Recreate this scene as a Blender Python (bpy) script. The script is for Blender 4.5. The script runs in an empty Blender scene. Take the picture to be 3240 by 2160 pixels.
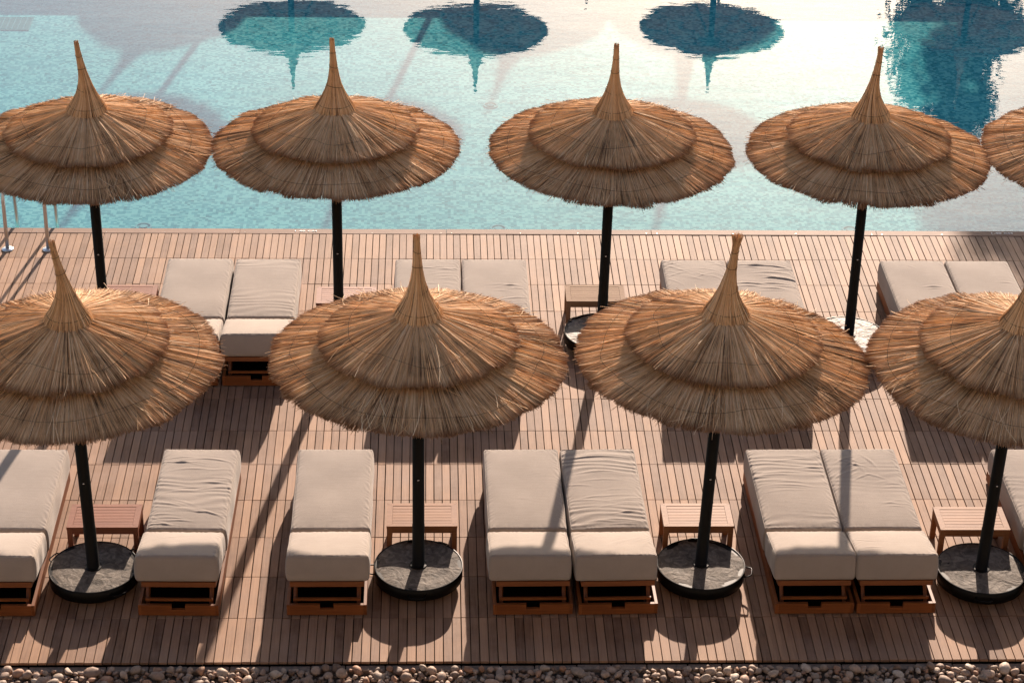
import bpy, math, random
import numpy as np
from mathutils import Matrix, Vector
sc = bpy.context.scene
PI = math.pi

# ---------------------------------------------------------------- camera
cam_d = bpy.data.cameras.new("camera"); cam = bpy.data.objects.new("camera", cam_d)
sc.collection.objects.link(cam)
R0 = (0.999268, -0.0324745, 0.0202176)
U0 = (-0.0016279, 0.4919352, 0.8706303)
F0 = (0.0382191, 0.8700260, -0.4915222)
M = Matrix(((R0[0], U0[0], -F0[0], -0.05797), (R0[1], U0[1], -F0[1], -22.45136),
            (R0[2], U0[2], -F0[2], 11.27794), (0, 0, 0, 1)))
cam.matrix_world = M
cam_d.sensor_width = 36.0; cam_d.lens = 77.29
cam_d.clip_start = 0.5; cam_d.clip_end = 2000
sc.camera = cam

# ---------------------------------------------------------------- light
SUN_EL, SUN_AZ = 17.6, 10.3          # azimuth from +Y towards +X
world = bpy.data.worlds.new("World"); sc.world = world; world.use_nodes = True
wn = world.node_tree; wn.nodes.clear()
sky = wn.nodes.new('ShaderNodeTexSky'); sky.sky_type = 'NISHITA'; sky.sun_disc = False
sky.sun_elevation = math.radians(SUN_EL); sky.sun_rotation = math.radians(SUN_AZ)
sky.air_density = 1.0; sky.dust_density = 1.3; sky.ozone_density = 1.0
bg = wn.nodes.new('ShaderNodeBackground'); bg.inputs[1].default_value = 0.085
wb = wn.nodes.new('ShaderNodeMix'); wb.data_type = 'RGBA'; wb.blend_type = 'MULTIPLY'; wb.inputs[0].default_value = 1.0
wb.inputs[7].default_value = (0.99, 0.955, 0.965, 1)      # warm white balance of the sky light
wo = wn.nodes.new('ShaderNodeOutputWorld')
wn.links.new(sky.outputs[0], wb.inputs[6]); wn.links.new(wb.outputs[2], bg.inputs[0]); wn.links.new(bg.outputs[0], wo.inputs[0])
sun_d = bpy.data.lights.new("sun", 'SUN'); sun_d.energy = 5.0; sun_d.angle = math.radians(0.6)
sun_d.color = (1.0, 0.81, 0.66)
sun = bpy.data.objects.new("sun", sun_d); sc.collection.objects.link(sun)
e, a = math.radians(SUN_EL), math.radians(SUN_AZ)
SD = Vector((math.sin(a) * math.cos(e), math.cos(a) * math.cos(e), math.sin(e)))
sun.rotation_euler = SD.to_track_quat('Z', 'Y').to_euler()
sun.location = SD * 40
sc.view_settings.view_transform = 'Standard'; sc.view_settings.look = 'None'
sc.view_settings.exposure = 1.30; sc.view_settings.gamma = 1.0
sc.render.film_transparent = False
sc.cycles.max_bounces = 8; sc.cycles.transparent_max_bounces = 12
sc.cycles.caustics_reflective = False; sc.cycles.caustics_refractive = False

# ---------------------------------------------------------------- helpers
rng = np.random.default_rng(7)
def tag(o, label=None, cat=None, group=None, kind=None):
    if label: o['label'] = label
    if cat: o['category'] = cat
    if group: o['group'] = group
    if kind: o['kind'] = kind
    return o
def empty(name, loc=(0, 0, 0), rz=0.0):
    o = bpy.data.objects.new(name, None); sc.collection.objects.link(o)
    o.location = loc; o.rotation_euler = (0, 0, rz); o.empty_display_size = 0.2
    return o
def link(name, me, mat, parent=None):
    o = bpy.data.objects.new(name, me); sc.collection.objects.link(o)
    if mat is not None and not me.materials: me.materials.append(mat)
    o.parent = parent
    return o
def np_mesh(name, V, F, smooth=False, attrs=None):
    """V (n,3); F = list of (k,3) / (k,4) int arrays"""
    me = bpy.data.meshes.new(name)
    V = np.asarray(V, np.float32)
    if isinstance(F, np.ndarray): F = [F]
    F = [np.asarray(f, np.int32) for f in F if len(f)]
    li = np.concatenate([f.ravel() for f in F]); ln = np.concatenate([np.full(len(f), f.shape[1], np.int32) for f in F])
    st = np.concatenate([[0], np.cumsum(ln)[:-1]]).astype(np.int32)
    me.vertices.add(len(V)); me.vertices.foreach_set('co', V.ravel())
    me.loops.add(len(li)); me.loops.foreach_set('vertex_index', li)
    me.polygons.add(len(ln)); me.polygons.foreach_set('loop_start', st)
    me.polygons.foreach_set('use_smooth', np.full(len(ln), smooth))
    me.update(calc_edges=True)
    for k, v in (attrs or {}).items():
        at = me.attributes.new(k, 'FLOAT', 'POINT'); at.data.foreach_set('value', np.asarray(v, np.float32))
    me.validate()
    return me
class MB:
    """collects boxes, tubes, discs into one mesh"""
    def __init__(s): s.V = []; s.Q = []; s.T = []; s.N = []; s.n = 0; s.R = []
    def add(s, V, Q=(), T=(), N=(), rnd=None):
        V = np.asarray(V, float).reshape(-1, 3)
        s.V.append(V)
        if len(Q): s.Q.append(np.asarray(Q, int) + s.n)
        if len(T): s.T.append(np.asarray(T, int) + s.n)
        for f in N: s.N.append([i + s.n for i in f])
        s.R.append(np.full(len(V), random.random() if rnd is None else rnd))
        s.n += len(V)
    def box(s, x0, x1, y0, y1, z0, z1, mat=None, ch=0.0, rnd=None):
        if ch <= 0:
            V = np.array([[x, y, z] for z in (z0, z1) for y in (y0, y1) for x in (x0, x1)], float)
            Q = [(0, 2, 3, 1), (4, 5, 7, 6), (0, 1, 5, 4), (2, 6, 7, 3), (0, 4, 6, 2), (1, 3, 7, 5)]
        else:
            c = ch; V = []; 
            for sz, z in ((-1, z0), (1, z1)):
                for sy, y in ((-1, y0), (1, y1)):
                    for sx, x in ((-1, x0), (1, x1)):
                        V += [(x, y - sy * c, z - sz * c), (x - sx * c, y, z - sz * c), (x - sx * c, y - sy * c, z)]
            def id(ix, iy, iz, k): return ((iz * 2 + iy) * 2 + ix) * 3 + k
            Q = []; T = []
            for ix in (0, 1):
                f = [id(ix, 0, 0, 0), id(ix, 1, 0, 0), id(ix, 1, 1, 0), id(ix, 0, 1, 0)]; Q.append(f if ix else f[::-1])
            for iy in (0, 1):
                f = [id(0, iy, 0, 1), id(1, iy, 0, 1), id(1, iy, 1, 1), id(0, iy, 1, 1)]; Q.append(f[::-1] if iy else f)
            for iz in (0, 1):
                f = [id(0, 0, iz, 2), id(1, 0, iz, 2), id(1, 1, iz, 2), id(0, 1, iz, 2)]; Q.append(f if iz else f[::-1])
            for i in (0, 1):
                for j in (0, 1):
                    f = [id(0, i, j, 1), id(1, i, j, 1), id(1, i, j, 2), id(0, i, j, 2)]; Q.append(f if (i + j) % 2 else f[::-1])
                    f = [id(i, 0, j, 0), id(i, 1, j, 0), id(i, 1, j, 2), id(i, 0, j, 2)]; Q.append(f[::-1] if (i + j) % 2 else f)
                    f = [id(i, j, 0, 0), id(i, j, 1, 0), id(i, j, 1, 1), id(i, j, 0, 1)]; Q.append(f if (i + j) % 2 else f[::-1])
                    for k in (0, 1): T.append([id(i, j, k, 0), id(i, j, k, 1), id(i, j, k, 2)] if (i + j + k) % 2 else [id(i, j, k, 2), id(i, j, k, 1), id(i, j, k, 0)])
            V = np.array(V)
            if mat is not None: V = (mat @ np.c_[V, np.ones(len(V))].T).T[:, :3]
            s.add(V, Q, T, rnd=rnd); return
        if mat is not None: V = (mat @ np.c_[V, np.ones(len(V))].T).T[:, :3]
        s.add(V, Q, rnd=rnd)
    def tube(s, P, r, n=10, cap=True):
        P = np.asarray(P, float); r = np.broadcast_to(r, (len(P),))
        T_ = np.gradient(P, axis=0); T_ /= np.linalg.norm(T_, axis=1)[:, None]
        up = np.array([0.13, 0.31, 0.94]) if abs(T_[0, 2]) < 0.8 else np.array([0.9, 0.2, 0.1])
        V = []
        for p, t, rr in zip(P, T_, r):
            a_ = np.cross(t, up); a_ /= np.linalg.norm(a_); b_ = np.cross(t, a_); up = np.cross(a_, t)
            th = np.arange(n) * 2 * PI / n
            V.append(p + rr * (np.cos(th)[:, None] * a_ + np.sin(th)[:, None] * b_))
        Q = [(i * n + j, i * n + (j + 1) % n, (i + 1) * n + (j + 1) % n, (i + 1) * n + j) for i in range(len(P) - 1) for j in range(n)]
        N = [list(range(n))[::-1], [(len(P) - 1) * n + j for j in range(n)]] if cap else []
        s.add(np.concatenate(V), Q, N=N)
    def lathe(s, prof, n=32, c=(0, 0, 0)):
        th = np.arange(n) * 2 * PI / n
        V = np.array([[c[0] + r * math.cos(t), c[1] + r * math.sin(t), c[2] + z] for r, z in prof for t in th])
        Q = [(i * n + j, i * n + (j + 1) % n, (i + 1) * n + (j + 1) % n, (i + 1) * n + j) for i in range(len(prof) - 1) for j in range(n)]
        s.add(V, Q)
    def mesh(s, name, smooth=False):
        V = np.concatenate(s.V); F = []
        if s.Q: F.append(np.concatenate(s.Q))
        if s.T: F.append(np.concatenate(s.T))
        by = {}
        for f in s.N: by.setdefault(len(f), []).append(f)
        for k in by: F.append(np.array(by[k]))
        return np_mesh(name, V, F, smooth, {'rnd': np.concatenate(s.R)})
    def build(s, name, mat, parent=None, smooth=False):
        return link(name, s.mesh(name, smooth), mat, parent)

# node helpers
class NT:
    def __init__(s, name):
        s.m = bpy.data.materials.new(name); s.m.use_nodes = True; s.t = s.m.node_tree; s.t.nodes.clear()
        s.out = s.n('ShaderNodeOutputMaterial')
    def n(s, typ, **kw):
        nd = s.t.nodes.new(typ)
        for k, v in kw.items():
            if k.startswith('i_'):
                key = k[2:]; key = int(key) if key.isdigit() else key.replace('_', ' ')
                if isinstance(v, tuple) and len(v) == 2 and hasattr(v[0], 'outputs'): s.t.links.new(v[0].outputs[v[1]], nd.inputs[key])
                elif hasattr(v, 'outputs'): s.t.links.new(v.outputs[0], nd.inputs[key])
                else: nd.inputs[key].default_value = v
            else: setattr(nd, k, v)
        return nd
    def ramp(s, fac, stops, interp='LINEAR'):
        r = s.n('ShaderNodeValToRGB', i_0=fac); r.color_ramp.interpolation = interp
        el = r.color_ramp.elements
        while len(el) < len(stops): el.new(0.5)
        for e_, (p, c) in zip(el, stops): e_.position = p; e_.color = (*c, 1) if len(c) == 3 else c
        return r
    def mix(s, fac, a_, b_, blend='MIX'):
        m = s.n('ShaderNodeMix', data_type='RGBA', blend_type=blend)
        for idx, v in ((0, fac), (6, a_), (7, b_)):
            if isinstance(v, tuple) and len(v) == 2 and hasattr(v[0], 'outputs'): s.t.links.new(v[0].outputs[v[1]], m.inputs[idx])
            elif hasattr(v, 'outputs'): s.t.links.new(v.outputs[2 if v.bl_idname == 'ShaderNodeMix' else 0], m.inputs[idx])
            else: m.inputs[idx].default_value = (*v, 1) if isinstance(v, tuple) and len(v) == 3 else v
        return m
    def col(s, mixnode): return (mixnode, 2)
    def link(s, a_, ao, b_, bi): s.t.links.new(a_.outputs[ao], b_.inputs[bi])
def sc3(x, y, z): return (x, y, z)

# ---------------------------------------------------------------- materials
def wood_mat(name, dark, light, scale=(60, 3, 8), rough=0.55, rand=0.5, bump=0.15, spec=0.4, grey=None):
    """grain runs along object Y by default"""
    t = NT(name)
    co = t.n('ShaderNodeTexCoord'); at = t.n('ShaderNodeAttribute', attribute_name='rnd')
    off = t.n('ShaderNodeVectorMath', operation='SCALE', i_0=(17.0, 31.0, 5.0)); t.link(at, 2, off, 3)
    mp = t.n('ShaderNodeMapping', i_Vector=(co, 3)); t.link(off, 0, mp, 1); mp.inputs['Scale'].default_value = scale
    n1 = t.n('ShaderNodeTexNoise', i_Vector=mp, i_Scale=1.0, i_Detail=6.0, i_Roughness=0.6, i_Distortion=0.6)
    n2 = t.n('ShaderNodeTexNoise', i_Vector=(co, 3), i_Scale=3.1, i_Detail=4.0, i_Roughness=0.6)
    f = t.n('ShaderNodeMath', operation='MULTIPLY_ADD', i_0=(at, 2), i_1=rand, i_2=0.0)
    g = t.n('ShaderNodeMath', operation='MULTIPLY_ADD', i_0=n1, i_1=0.75, i_2=f)
    h = t.n('ShaderNodeMath', operation='MULTIPLY_ADD', i_0=n2, i_1=0.5, i_2=g)
    h2 = t.n('ShaderNodeMath', operation='SUBTRACT', i_0=h, i_1=0.30 + rand * 0.25, use_clamp=True)
    r = t.ramp(h2, [(0.05, dark), (0.95, light)])
    src = (r, 0)
    if grey is not None:
        n3 = t.n('ShaderNodeTexNoise', i_Vector=(co, 3), i_Scale=1.3, i_Detail=5.0, i_Roughness=0.7)
        rr = t.ramp(n3, [(0.42, (0, 0, 0)), (0.7, (0.55, 0.55, 0.55))])
        mx = t.mix(rr, (r, 0), grey); src = (mx, 2)
    b = t.n('ShaderNodeBsdfPrincipled', i_Roughness=rough, i_Specular_IOR_Level=spec)
    t.link(src[0], src[1], b, 'Base Color')
    bp = t.n('ShaderNodeBump', i_Strength=bump, i_Distance=0.004, i_Height=n1)
    t.link(bp, 0, b, 'Normal'); t.link(b, 0, t.out, 0)
    return t.m
M_deck = wood_mat('deck_wood', (0.120, 0.060, 0.034), (0.42, 0.245, 0.145), scale=(55, 2.5, 4), rough=0.7, rand=0.55, spec=0.22, grey=(0.30, 0.20, 0.15))
M_coping = wood_mat('coping_wood', (0.15, 0.085, 0.058), (0.32, 0.20, 0.14), scale=(2.5, 55, 4), spec=0.2, rough=0.7, rand=0.4)
M_teak = wood_mat('teak', (0.10, 0.028, 0.007), (0.31, 0.100, 0.028), scale=(40, 3, 40), spec=0.25, rough=0.5, rand=0.35)
M_teakx = wood_mat('teak_cross', (0.10, 0.028, 0.007), (0.31, 0.100, 0.028), scale=(3, 40, 40), spec=0.25, rough=0.5, rand=0.35)
M_table = wood_mat('table_teak', (0.16, 0.060, 0.024), (0.36, 0.17, 0.08), scale=(3, 40, 40), spec=0.12, rough=0.55, rand=0.4)
M_table_red = wood_mat('table_reddish', (0.17, 0.055, 0.030), (0.32, 0.13, 0.075), scale=(3, 40, 40), spec=0.2, rough=0.55, rand=0.4)
M_table_pale = wood_mat('table_pale', (0.18, 0.10, 0.055), (0.38, 0.25, 0.16), scale=(3, 40, 40), spec=0.08, rough=0.7, rand=0.4)

def simple(name, col, rough=0.5, metal=0.0, spec=0.5, noise=0.0, nscale=20, bump=0.0):
    t = NT(name); b = t.n('ShaderNodeBsdfPrincipled', i_Roughness=rough, i_Metallic=metal, i_Specular_IOR_Level=spec)
    b.inputs['Base Color'].default_value = (*col, 1)
    if noise or bump:
        co = t.n('ShaderNodeTexCoord'); n1 = t.n('ShaderNodeTexNoise', i_Vector=(co, 3), i_Scale=nscale, i_Detail=6.0, i_Roughness=0.65)
        if noise:
            r = t.ramp(n1, [(0.3, tuple(c * (1 - noise) for c in col)), (0.7, tuple(min(1, c * (1 + noise)) for c in col))]); t.link(r, 0, b, 'Base Color')
        if bump:
            bp = t.n('ShaderNodeBump', i_Strength=bump, i_Distance=0.01, i_Height=n1); t.link(bp, 0, b, 'Normal')
    t.link(b, 0, t.out, 0); return t.m
M_black = simple('black_paint', (0.004, 0.0035, 0.003), 0.45, 0.0, 0.12)
M_shade = simple('shade_black', (0.006, 0.005, 0.004), 0.9, 0.0, 0.0)  # near-black colour standing in for shade under the deck and inside the loungers
M_steel = simple('stainless_steel', (0.58, 0.61, 0.64), 0.33, 0.85)
M_screw = simple('screw_steel', (0.5, 0.47, 0.42), 0.35, 1.0)
M_chrome = simple('caster_metal', (0.35, 0.34, 0.33), 0.25, 1.0)
M_rubber = simple('rubber', (0.015, 0.015, 0.015), 0.5)
M_wire = simple('rusty_wire', (0.05, 0.03, 0.02), 0.9, 0.0, 0.05)
M_paint = simple('white_marking', (0.72, 0.70, 0.66), 0.6, noise=0.25, nscale=160)
M_plastic = simple('white_plastic', (0.16, 0.36, 0.38), 0.9, 0.0, 0.0)
M_wall = simple('pale_render', (0.36, 0.33, 0.30), 0.9, noise=0.1, nscale=2)
M_trunk = simple('bark', (0.10, 0.075, 0.05), 0.9, noise=0.4, nscale=8, bump=0.6)

def straw_mat(name, k=1.0):
    t = NT(name)
    at = t.n('ShaderNodeAttribute', attribute_name='rnd'); tt = t.n('ShaderNodeAttribute', attribute_name='along')
    co = t.n('ShaderNodeTexCoord')
    n2 = t.n('ShaderNodeTexNoise', i_Vector=(co, 3), i_Scale=5.0, i_Detail=4.0, i_Roughness=0.65)
    s_ = t.n('ShaderNodeMath', operation='MULTIPLY_ADD', i_0=n2, i_1=0.9, i_2=(at, 2))
    s2 = t.n('ShaderNodeMath', operation='SUBTRACT', i_0=s_, i_1=0.45)
    r = t.ramp(s2, [(0.0, (0.13, 0.070, 0.036)), (0.14, (0.46, 0.265, 0.130)), (0.40, (0.73, 0.450, 0.230)), (0.72, (0.82, 0.550, 0.310)), (1.0, (0.88, 0.68, 0.44))])
    tip = t.ramp((tt, 2), [(0.90, (0, 0, 0)), (1.0, (0.7, 0.7, 0.7))])
    mx = t.mix(tip, (r, 0), (0.26, 0.105, 0.045))
    b = t.n('ShaderNodeBsdfPrincipled', i_Roughness=0.7, i_Specular_IOR_Level=0.12)
    t.link(mx, 2, b, 'Base Color')
    tr = t.n('ShaderNodeBsdfTranslucent'); t.link(mx, 2, tr, 0)
    ms = t.n('ShaderNodeMixShader', i_0=0.14); t.link(b, 0, ms, 1); t.link(tr, 0, ms, 2)
    t.link(ms, 0, t.out, 0); return t.m
M_straw = straw_mat('straw')
M_straw_core = simple('straw_core', (0.48, 0.27, 0.13), 0.9, noise=0.35, nscale=30)

M_straw_shade = simple('straw_shade', (0.10, 0.05, 0.025), 0.9, noise=0.4, nscale=30)  # dark core colour paints the shade in the gaps between spire reeds
def fabric_mat():
    t = NT('cushion_fabric')
    co = t.n('ShaderNodeTexCoord')
    n1 = t.n('ShaderNodeTexNoise', i_Vector=(co, 3), i_Scale=3.0, i_Detail=5.0, i_Roughness=0.6)
    n2 = t.n('ShaderNodeTexNoise', i_Vector=(co, 3), i_Scale=420.0, i_Detail=2.0)
    mp = t.n('ShaderNodeMapping', i_Vector=(co, 3)); mp.inputs['Scale'].default_value = (5, 34, 9)
    n3 = t.n('ShaderNodeTexNoise', i_Vector=mp, i_Scale=1.0, i_Detail=3.0, i_Roughness=0.5, i_Distortion=0.5)
    r = t.ramp(n1, [(0.25, (0.295, 0.246, 0.208)), (0.75, (0.36, 0.303, 0.258))])
    r2 = t.ramp(n2, [(0.2, (0.86, 0.86, 0.86)), (0.8, (1.08, 1.08, 1.08))])
    mx = t.mix(1.0, (r, 0), (r2, 0), 'MULTIPLY')
    b = t.n('ShaderNodeBsdfPrincipled', i_Roughness=0.92, i_Specular_IOR_Level=0.15)
    b.inputs['Sheen Weight'].default_value = 0.15
    t.link(mx, 2, b, 'Base Color')
    b1 = t.n('ShaderNodeBump', i_Strength=0.10, i_Distance=0.012, i_Height=n3)
    b2 = t.n('ShaderNodeBump', i_Strength=0.3, i_Distance=0.002, i_Height=n2); t.link(b1, 0, b2, 'Normal')
    t.link(b2, 0, b, 'Normal'); t.link(b, 0, t.out, 0); return t.m
M_fabric = fabric_mat()

def concrete_mat(name='rough_cement', ro=0.75, sp=0.22, bs=0.5):
    t = NT(name)
    co = t.n('ShaderNodeTexCoord')
    n1 = t.n('ShaderNodeTexNoise', i_Vector=(co, 3), i_Scale=9.0, i_Detail=8.0, i_Roughness=0.7, i_Distortion=1.5)
    n2 = t.n('ShaderNodeTexNoise', i_Vector=(co, 3), i_Scale=60.0, i_Detail=4.0, i_Roughness=0.7)
    v = t.n('ShaderNodeTexNoise', i_Vector=(co, 3), i_Scale=5.0, i_Detail=2.0, i_Distortion=3.0)
    r = t.ramp(n1, [(0.3, (0.035, 0.028, 0.022)), (0.5, (0.11, 0.090, 0.072)), (0.75, (0.25, 0.21, 0.17))])
    b = t.n('ShaderNodeBsdfPrincipled', i_Roughness=ro, i_Specular_IOR_Level=sp); t.link(r, 0, b, 'Base Color')
    b0 = t.n('ShaderNodeBump', i_Strength=bs, i_Distance=0.02, i_Height=v)
    b1 = t.n('ShaderNodeBump', i_Strength=bs, i_Distance=0.012, i_Height=n1); t.link(b0, 0, b1, 'Normal')
    b2 = t.n('ShaderNodeBump', i_Strength=0.6, i_Distance=0.003, i_Height=n2); t.link(b1, 0, b2, 'Normal')
    t.link(b2, 0, b, 'Normal'); t.link(b, 0, t.out, 0); return t.m
M_cement = concrete_mat()
M_cement_wet = concrete_mat('damp_cement', 0.6, 0.36, 0.7)

def mosaic_mat():
    t = NT('pool_mosaic')
    co = t.n('ShaderNodeTexCoord')
    def cells(size):
        sc_ = t.n('ShaderNodeVectorMath', operation='SCALE', i_0=(co, 3)); sc_.inputs[3].default_value = 1.0 / size
        fl = t.n('ShaderNodeVectorMath', operation='FLOOR', i_0=sc_)
        w = t.n('ShaderNodeTexWhiteNoise', noise_dimensions='3D', i_Vector=fl); return w, sc_
    w1, s1 = cells(0.036); w2, s2 = cells(0.072)
    ad = t.n('ShaderNodeMath', operation='MULTIPLY_ADD', i_0=w2, i_1=0.45, i_2=(w1, 0))
    r = t.ramp(ad, [(0.0, (0.035, 0.20, 0.235)), (0.35, (0.062, 0.295, 0.33)), (0.8, (0.10, 0.37, 0.395)), (1.3 / 1.45, (0.17, 0.46, 0.455))])
    n1 = t.n('ShaderNodeTexNoise', i_Vector=(co, 3), i_Scale=0.6, i_Detail=3.0)
    r2 = t.ramp(n1, [(0.3, (0.9, 0.9, 0.9)), (0.7, (1.08, 1.08, 1.08))])
    mx = t.mix(1.0, (r, 0), (r2, 0), 'MULTIPLY')
    b = t.n('ShaderNodeBsdfPrincipled', i_Roughness=0.9, i_Specular_IOR_Level=0.0); t.link(mx, 2, b, 'Base Color')
    t.link(b, 0, t.out, 0); return t.m
M_mosaic = mosaic_mat()

def water_mat():
    t = NT('pool_water')
    co = t.n('ShaderNodeTexCoord')
    mp = t.n('ShaderNodeMapping', i_Vector=(co, 3)); mp.inputs['Scale'].default_value = (0.75, 2.0, 1.0); mp.inputs['Rotation'].default_value = (0, 0, 0.12)
    n1 = t.n('ShaderNodeTexNoise', i_Vector=mp, i_Scale=4.2, i_Detail=2.0, i_Roughness=0.5, i_Distortion=0.4)
    n2 = t.n('ShaderNodeTexNoise', i_Vector=mp, i_Scale=1.2, i_Detail=2.0)
    n3 = t.n('ShaderNodeMath', operation='MULTIPLY_ADD', i_0=n2, i_1=2.6, i_2=n1)
    bp = t.n('ShaderNodeBump', i_Strength=1.0, i_Distance=0.0007, i_Height=n3)
    ge = t.n('ShaderNodeNewGeometry')
    dt = t.n('ShaderNodeVectorMath', operation='DOT_PRODUCT', i_0=(ge, 4), i_1=bp)
    ab = t.n('ShaderNodeMath', operation='ABSOLUTE', i_0=(dt, 1)); om = t.n('ShaderNodeMath', operation='SUBTRACT', i_0=1.0, i_1=ab, use_clamp=True)
    pw = t.n('ShaderNodeMath', operation='POWER', i_0=om, i_1=5.0); fr = t.n('ShaderNodeMath', operation='MULTIPLY_ADD', i_0=pw, i_1=1.42, i_2=0.035, use_clamp=True)
    gl = t.n('ShaderNodeBsdfGlossy', i_Roughness=0.0, i_Normal=bp); gl.inputs['Color'].default_value = (1, 1, 1, 1)
    tr = t.n('ShaderNodeBsdfTransparent'); tr.inputs[0].default_value = (0.82, 0.95, 0.96, 1)
    ms = t.n('ShaderNodeMixShader', i_0=fr); t.link(tr, 0, ms, 1); t.link(gl, 0, ms, 2)
    t.link(ms, 0, t.out, 0); return t.m
M_water = water_mat()

def stone_mat():
    t = NT('river_stone')
    at = t.n('ShaderNodeAttribute', attribute_name='rnd'); co = t.n('ShaderNodeTexCoord')
    n1 = t.n('ShaderNodeTexNoise', i_Vector=(co, 3), i_Scale=22.0, i_Detail=7.0, i_Roughness=0.7)
    r = t.ramp((at, 2), [(0.0, (0.16, 0.10, 0.07)), (0.25, (0.38, 0.27, 0.20)), (0.5, (0.28, 0.21, 0.16)), (0.7, (0.44, 0.34, 0.26)), (0.85, (0.36, 0.18, 0.10)), (1.0, (0.54, 0.47, 0.39))])
    r2 = t.ramp(n1, [(0.3, (0.6, 0.58, 0.56)), (0.7, (1.2, 1.2, 1.2))])
    mx = t.mix(1.0, (r, 0), (r2, 0), 'MULTIPLY')
    b = t.n('ShaderNodeBsdfPrincipled', i_Roughness=0.7, i_Specular_IOR_Level=0.35); t.link(mx, 2, b, 'Base Color')
    bp = t.n('ShaderNodeBump', i_Strength=0.5, i_Distance=0.006, i_Height=n1); t.link(bp, 0, b, 'Normal'); t.link(b, 0, t.out, 0)
    return t.m
M_stone = stone_mat()
M_soil = simple('soil', (0.10, 0.075, 0.055), 0.95, noise=0.4, nscale=25, bump=0.6)
M_kerb = simple('kerb_stone', (0.20, 0.15, 0.115), 0.9, noise=0.35, nscale=30, bump=0.5)
M_leaf = simple('leaf', (0.05, 0.09, 0.03), 0.6, noise=0.4, nscale=3)

# ---------------------------------------------------------------- setting
Z_W, Z_F = -0.06, -0.51
POOL = (-16.0, 22.0, 0.112, 9.65)
ROWY = [-0.012, -0.618, -1.224, -1.830, -2.436, -3.042, -3.648, -4.254, -4.860, -5.466, -6.070, -6.674, -7.274, -7.880]
DX0, DX1 = -9.0, 13.0

def plane(name, x0, x1, y0, y1, z, mat, **kw):
    me = np_mesh(name, [(x0, y0, z), (x1, y0, z), (x1, y1, z), (x0, y1, z)], [np.array([[0, 1, 2, 3]])])
    return tag(link(name, me, mat), kind='structure', **kw)

# ground: one sheet with a hole for the pool (four strips of one mesh)
def ground():
    mb = MB(); B = 400.0; z = -0.075
    def q(x0, x1, y0, y1): mb.add([(x0, y0, z), (x1, y0, z), (x1, y1, z), (x0, y1, z)], [(0, 1, 2, 3)], rnd=0.5)
    q(-B, B, -B, -9.58); q(-B, B, 20.55, B); q(-B, DX0, -7.86, 20.55); q(22.0, B, -7.86, 20.55)
    q(DX1, 22.0, -7.86, 0.112);
    return tag(mb.build('ground', M_soil), kind='structure')
ground()
# black sheet standing in for the shade seen through the deck gaps
plane('under_deck_shade', DX0, DX1, -7.87, 0.0, -0.045, M_shade)

# deck planks: real boards with gaps
def deck():
    mb_V = []; mb_Q = []; R = []; n = 0
    p = 0.076
    ks = np.arange(int(DX0 / p), int(DX1 / p))
    r = np.random.default_rng(3)
    for row in range(13):
        y1, y0 = ROWY[row] - 0.0015, ROWY[row + 1] + 0.0015
        m = len(ks)
        x0 = ks * p + 0.0034 + r.normal(0, 0.0006, m); x1 = (ks + 1) * p - 0.0034 + r.normal(0, 0.0006, m)
        ya = np.full(m, y0) + np.abs(r.normal(0, 0.0012, m)); yb = np.full(m, y1) - np.abs(r.normal(0, 0.0012, m)) - (r.random(m) < 0.05) * 0.006
        zt = r.normal(0, 0.0007, m); zb = np.full(m, -0.022)
        c = 0.0016
        V = np.stack([np.stack([x0, ya, zb], -1), np.stack([x1, ya, zb], -1), np.stack([x1, yb, zb], -1), np.stack([x0, yb, zb], -1),
                      np.stack([x0, ya, zt - c], -1), np.stack([x1, ya, zt - c], -1), np.stack([x1, yb, zt - c], -1), np.stack([x0, yb, zt - c], -1),
                      np.stack([x0 + c, ya + c, zt], -1), np.stack([x1 - c, ya + c, zt], -1), np.stack([x1 - c, yb - c, zt], -1), np.stack([x0 + c, yb - c, zt], -1)], 1)
        base = n + np.arange(m)[:, None, None] * 12
        f = np.array([[0, 1, 5, 4], [1, 2, 6, 5], [2, 3, 7, 6], [3, 0, 4, 7], [4, 5, 9, 8], [5, 6, 10, 9], [6, 7, 11, 10], [7, 4, 8, 11], [8, 9, 10, 11]])
        mb_Q.append((base + f[None]).reshape(-1, 4)); mb_V.append(V.reshape(-1, 3)); n += m * 12
        R.append(np.repeat(r.random(m), 12))
    me = np_mesh('deck', np.concatenate(mb_V), np.concatenate(mb_Q), False, {'rnd': np.concatenate(R)})
    return tag(link('deck', me, M_deck), kind='structure')
deck()
# coping boards along the pool edge
mb = MB(); x = -9.0; random.seed(4)
screws = MB()
while x < 13.0:
    L = random.choice([1.6, 2.1, 2.35, 2.6]); z = random.uniform(0.003, 0.006)
    mb.box(x + 0.001, x + L - 0.001, -0.010, 0.112, -0.05, z, ch=0.003)
    for sx in (0.06, L * 0.36, L * 0.64, L - 0.06):
        screws.lathe([(0.0, 0.0022), (0.004, 0.0022), (0.0055, 0.0)], 10, (x + sx, 0.016 + random.uniform(-.006, .006), z))
    x += L
cop = tag(mb.build('pool_coping', M_coping), kind='structure')
screws.build('screw', M_screw, cop)
def marking(txt, x, y, sz=0.033, kx=2.1):
    cu = bpy.data.curves.new('depth_marking', 'FONT'); cu.body = txt; cu.size = sz; cu.align_x = 'CENTER'; cu.align_y = 'CENTER'
    cu.offset = 0.0010; cu.space_character = 1.1
    tmp = bpy.data.objects.new('tmp', cu); sc.collection.objects.link(tmp)
    dg = bpy.context.evaluated_depsgraph_get(); me = bpy.data.meshes.new_from_object(tmp.evaluated_get(dg))
    bpy.data.objects.remove(tmp)
    me.name = 'depth_marking'; me.materials.clear()
    o = link('depth_marking', me, M_paint, cop); o.location = (x, y, 0.0075); o.scale = (kx, 1.25, 1)
    return o
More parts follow.
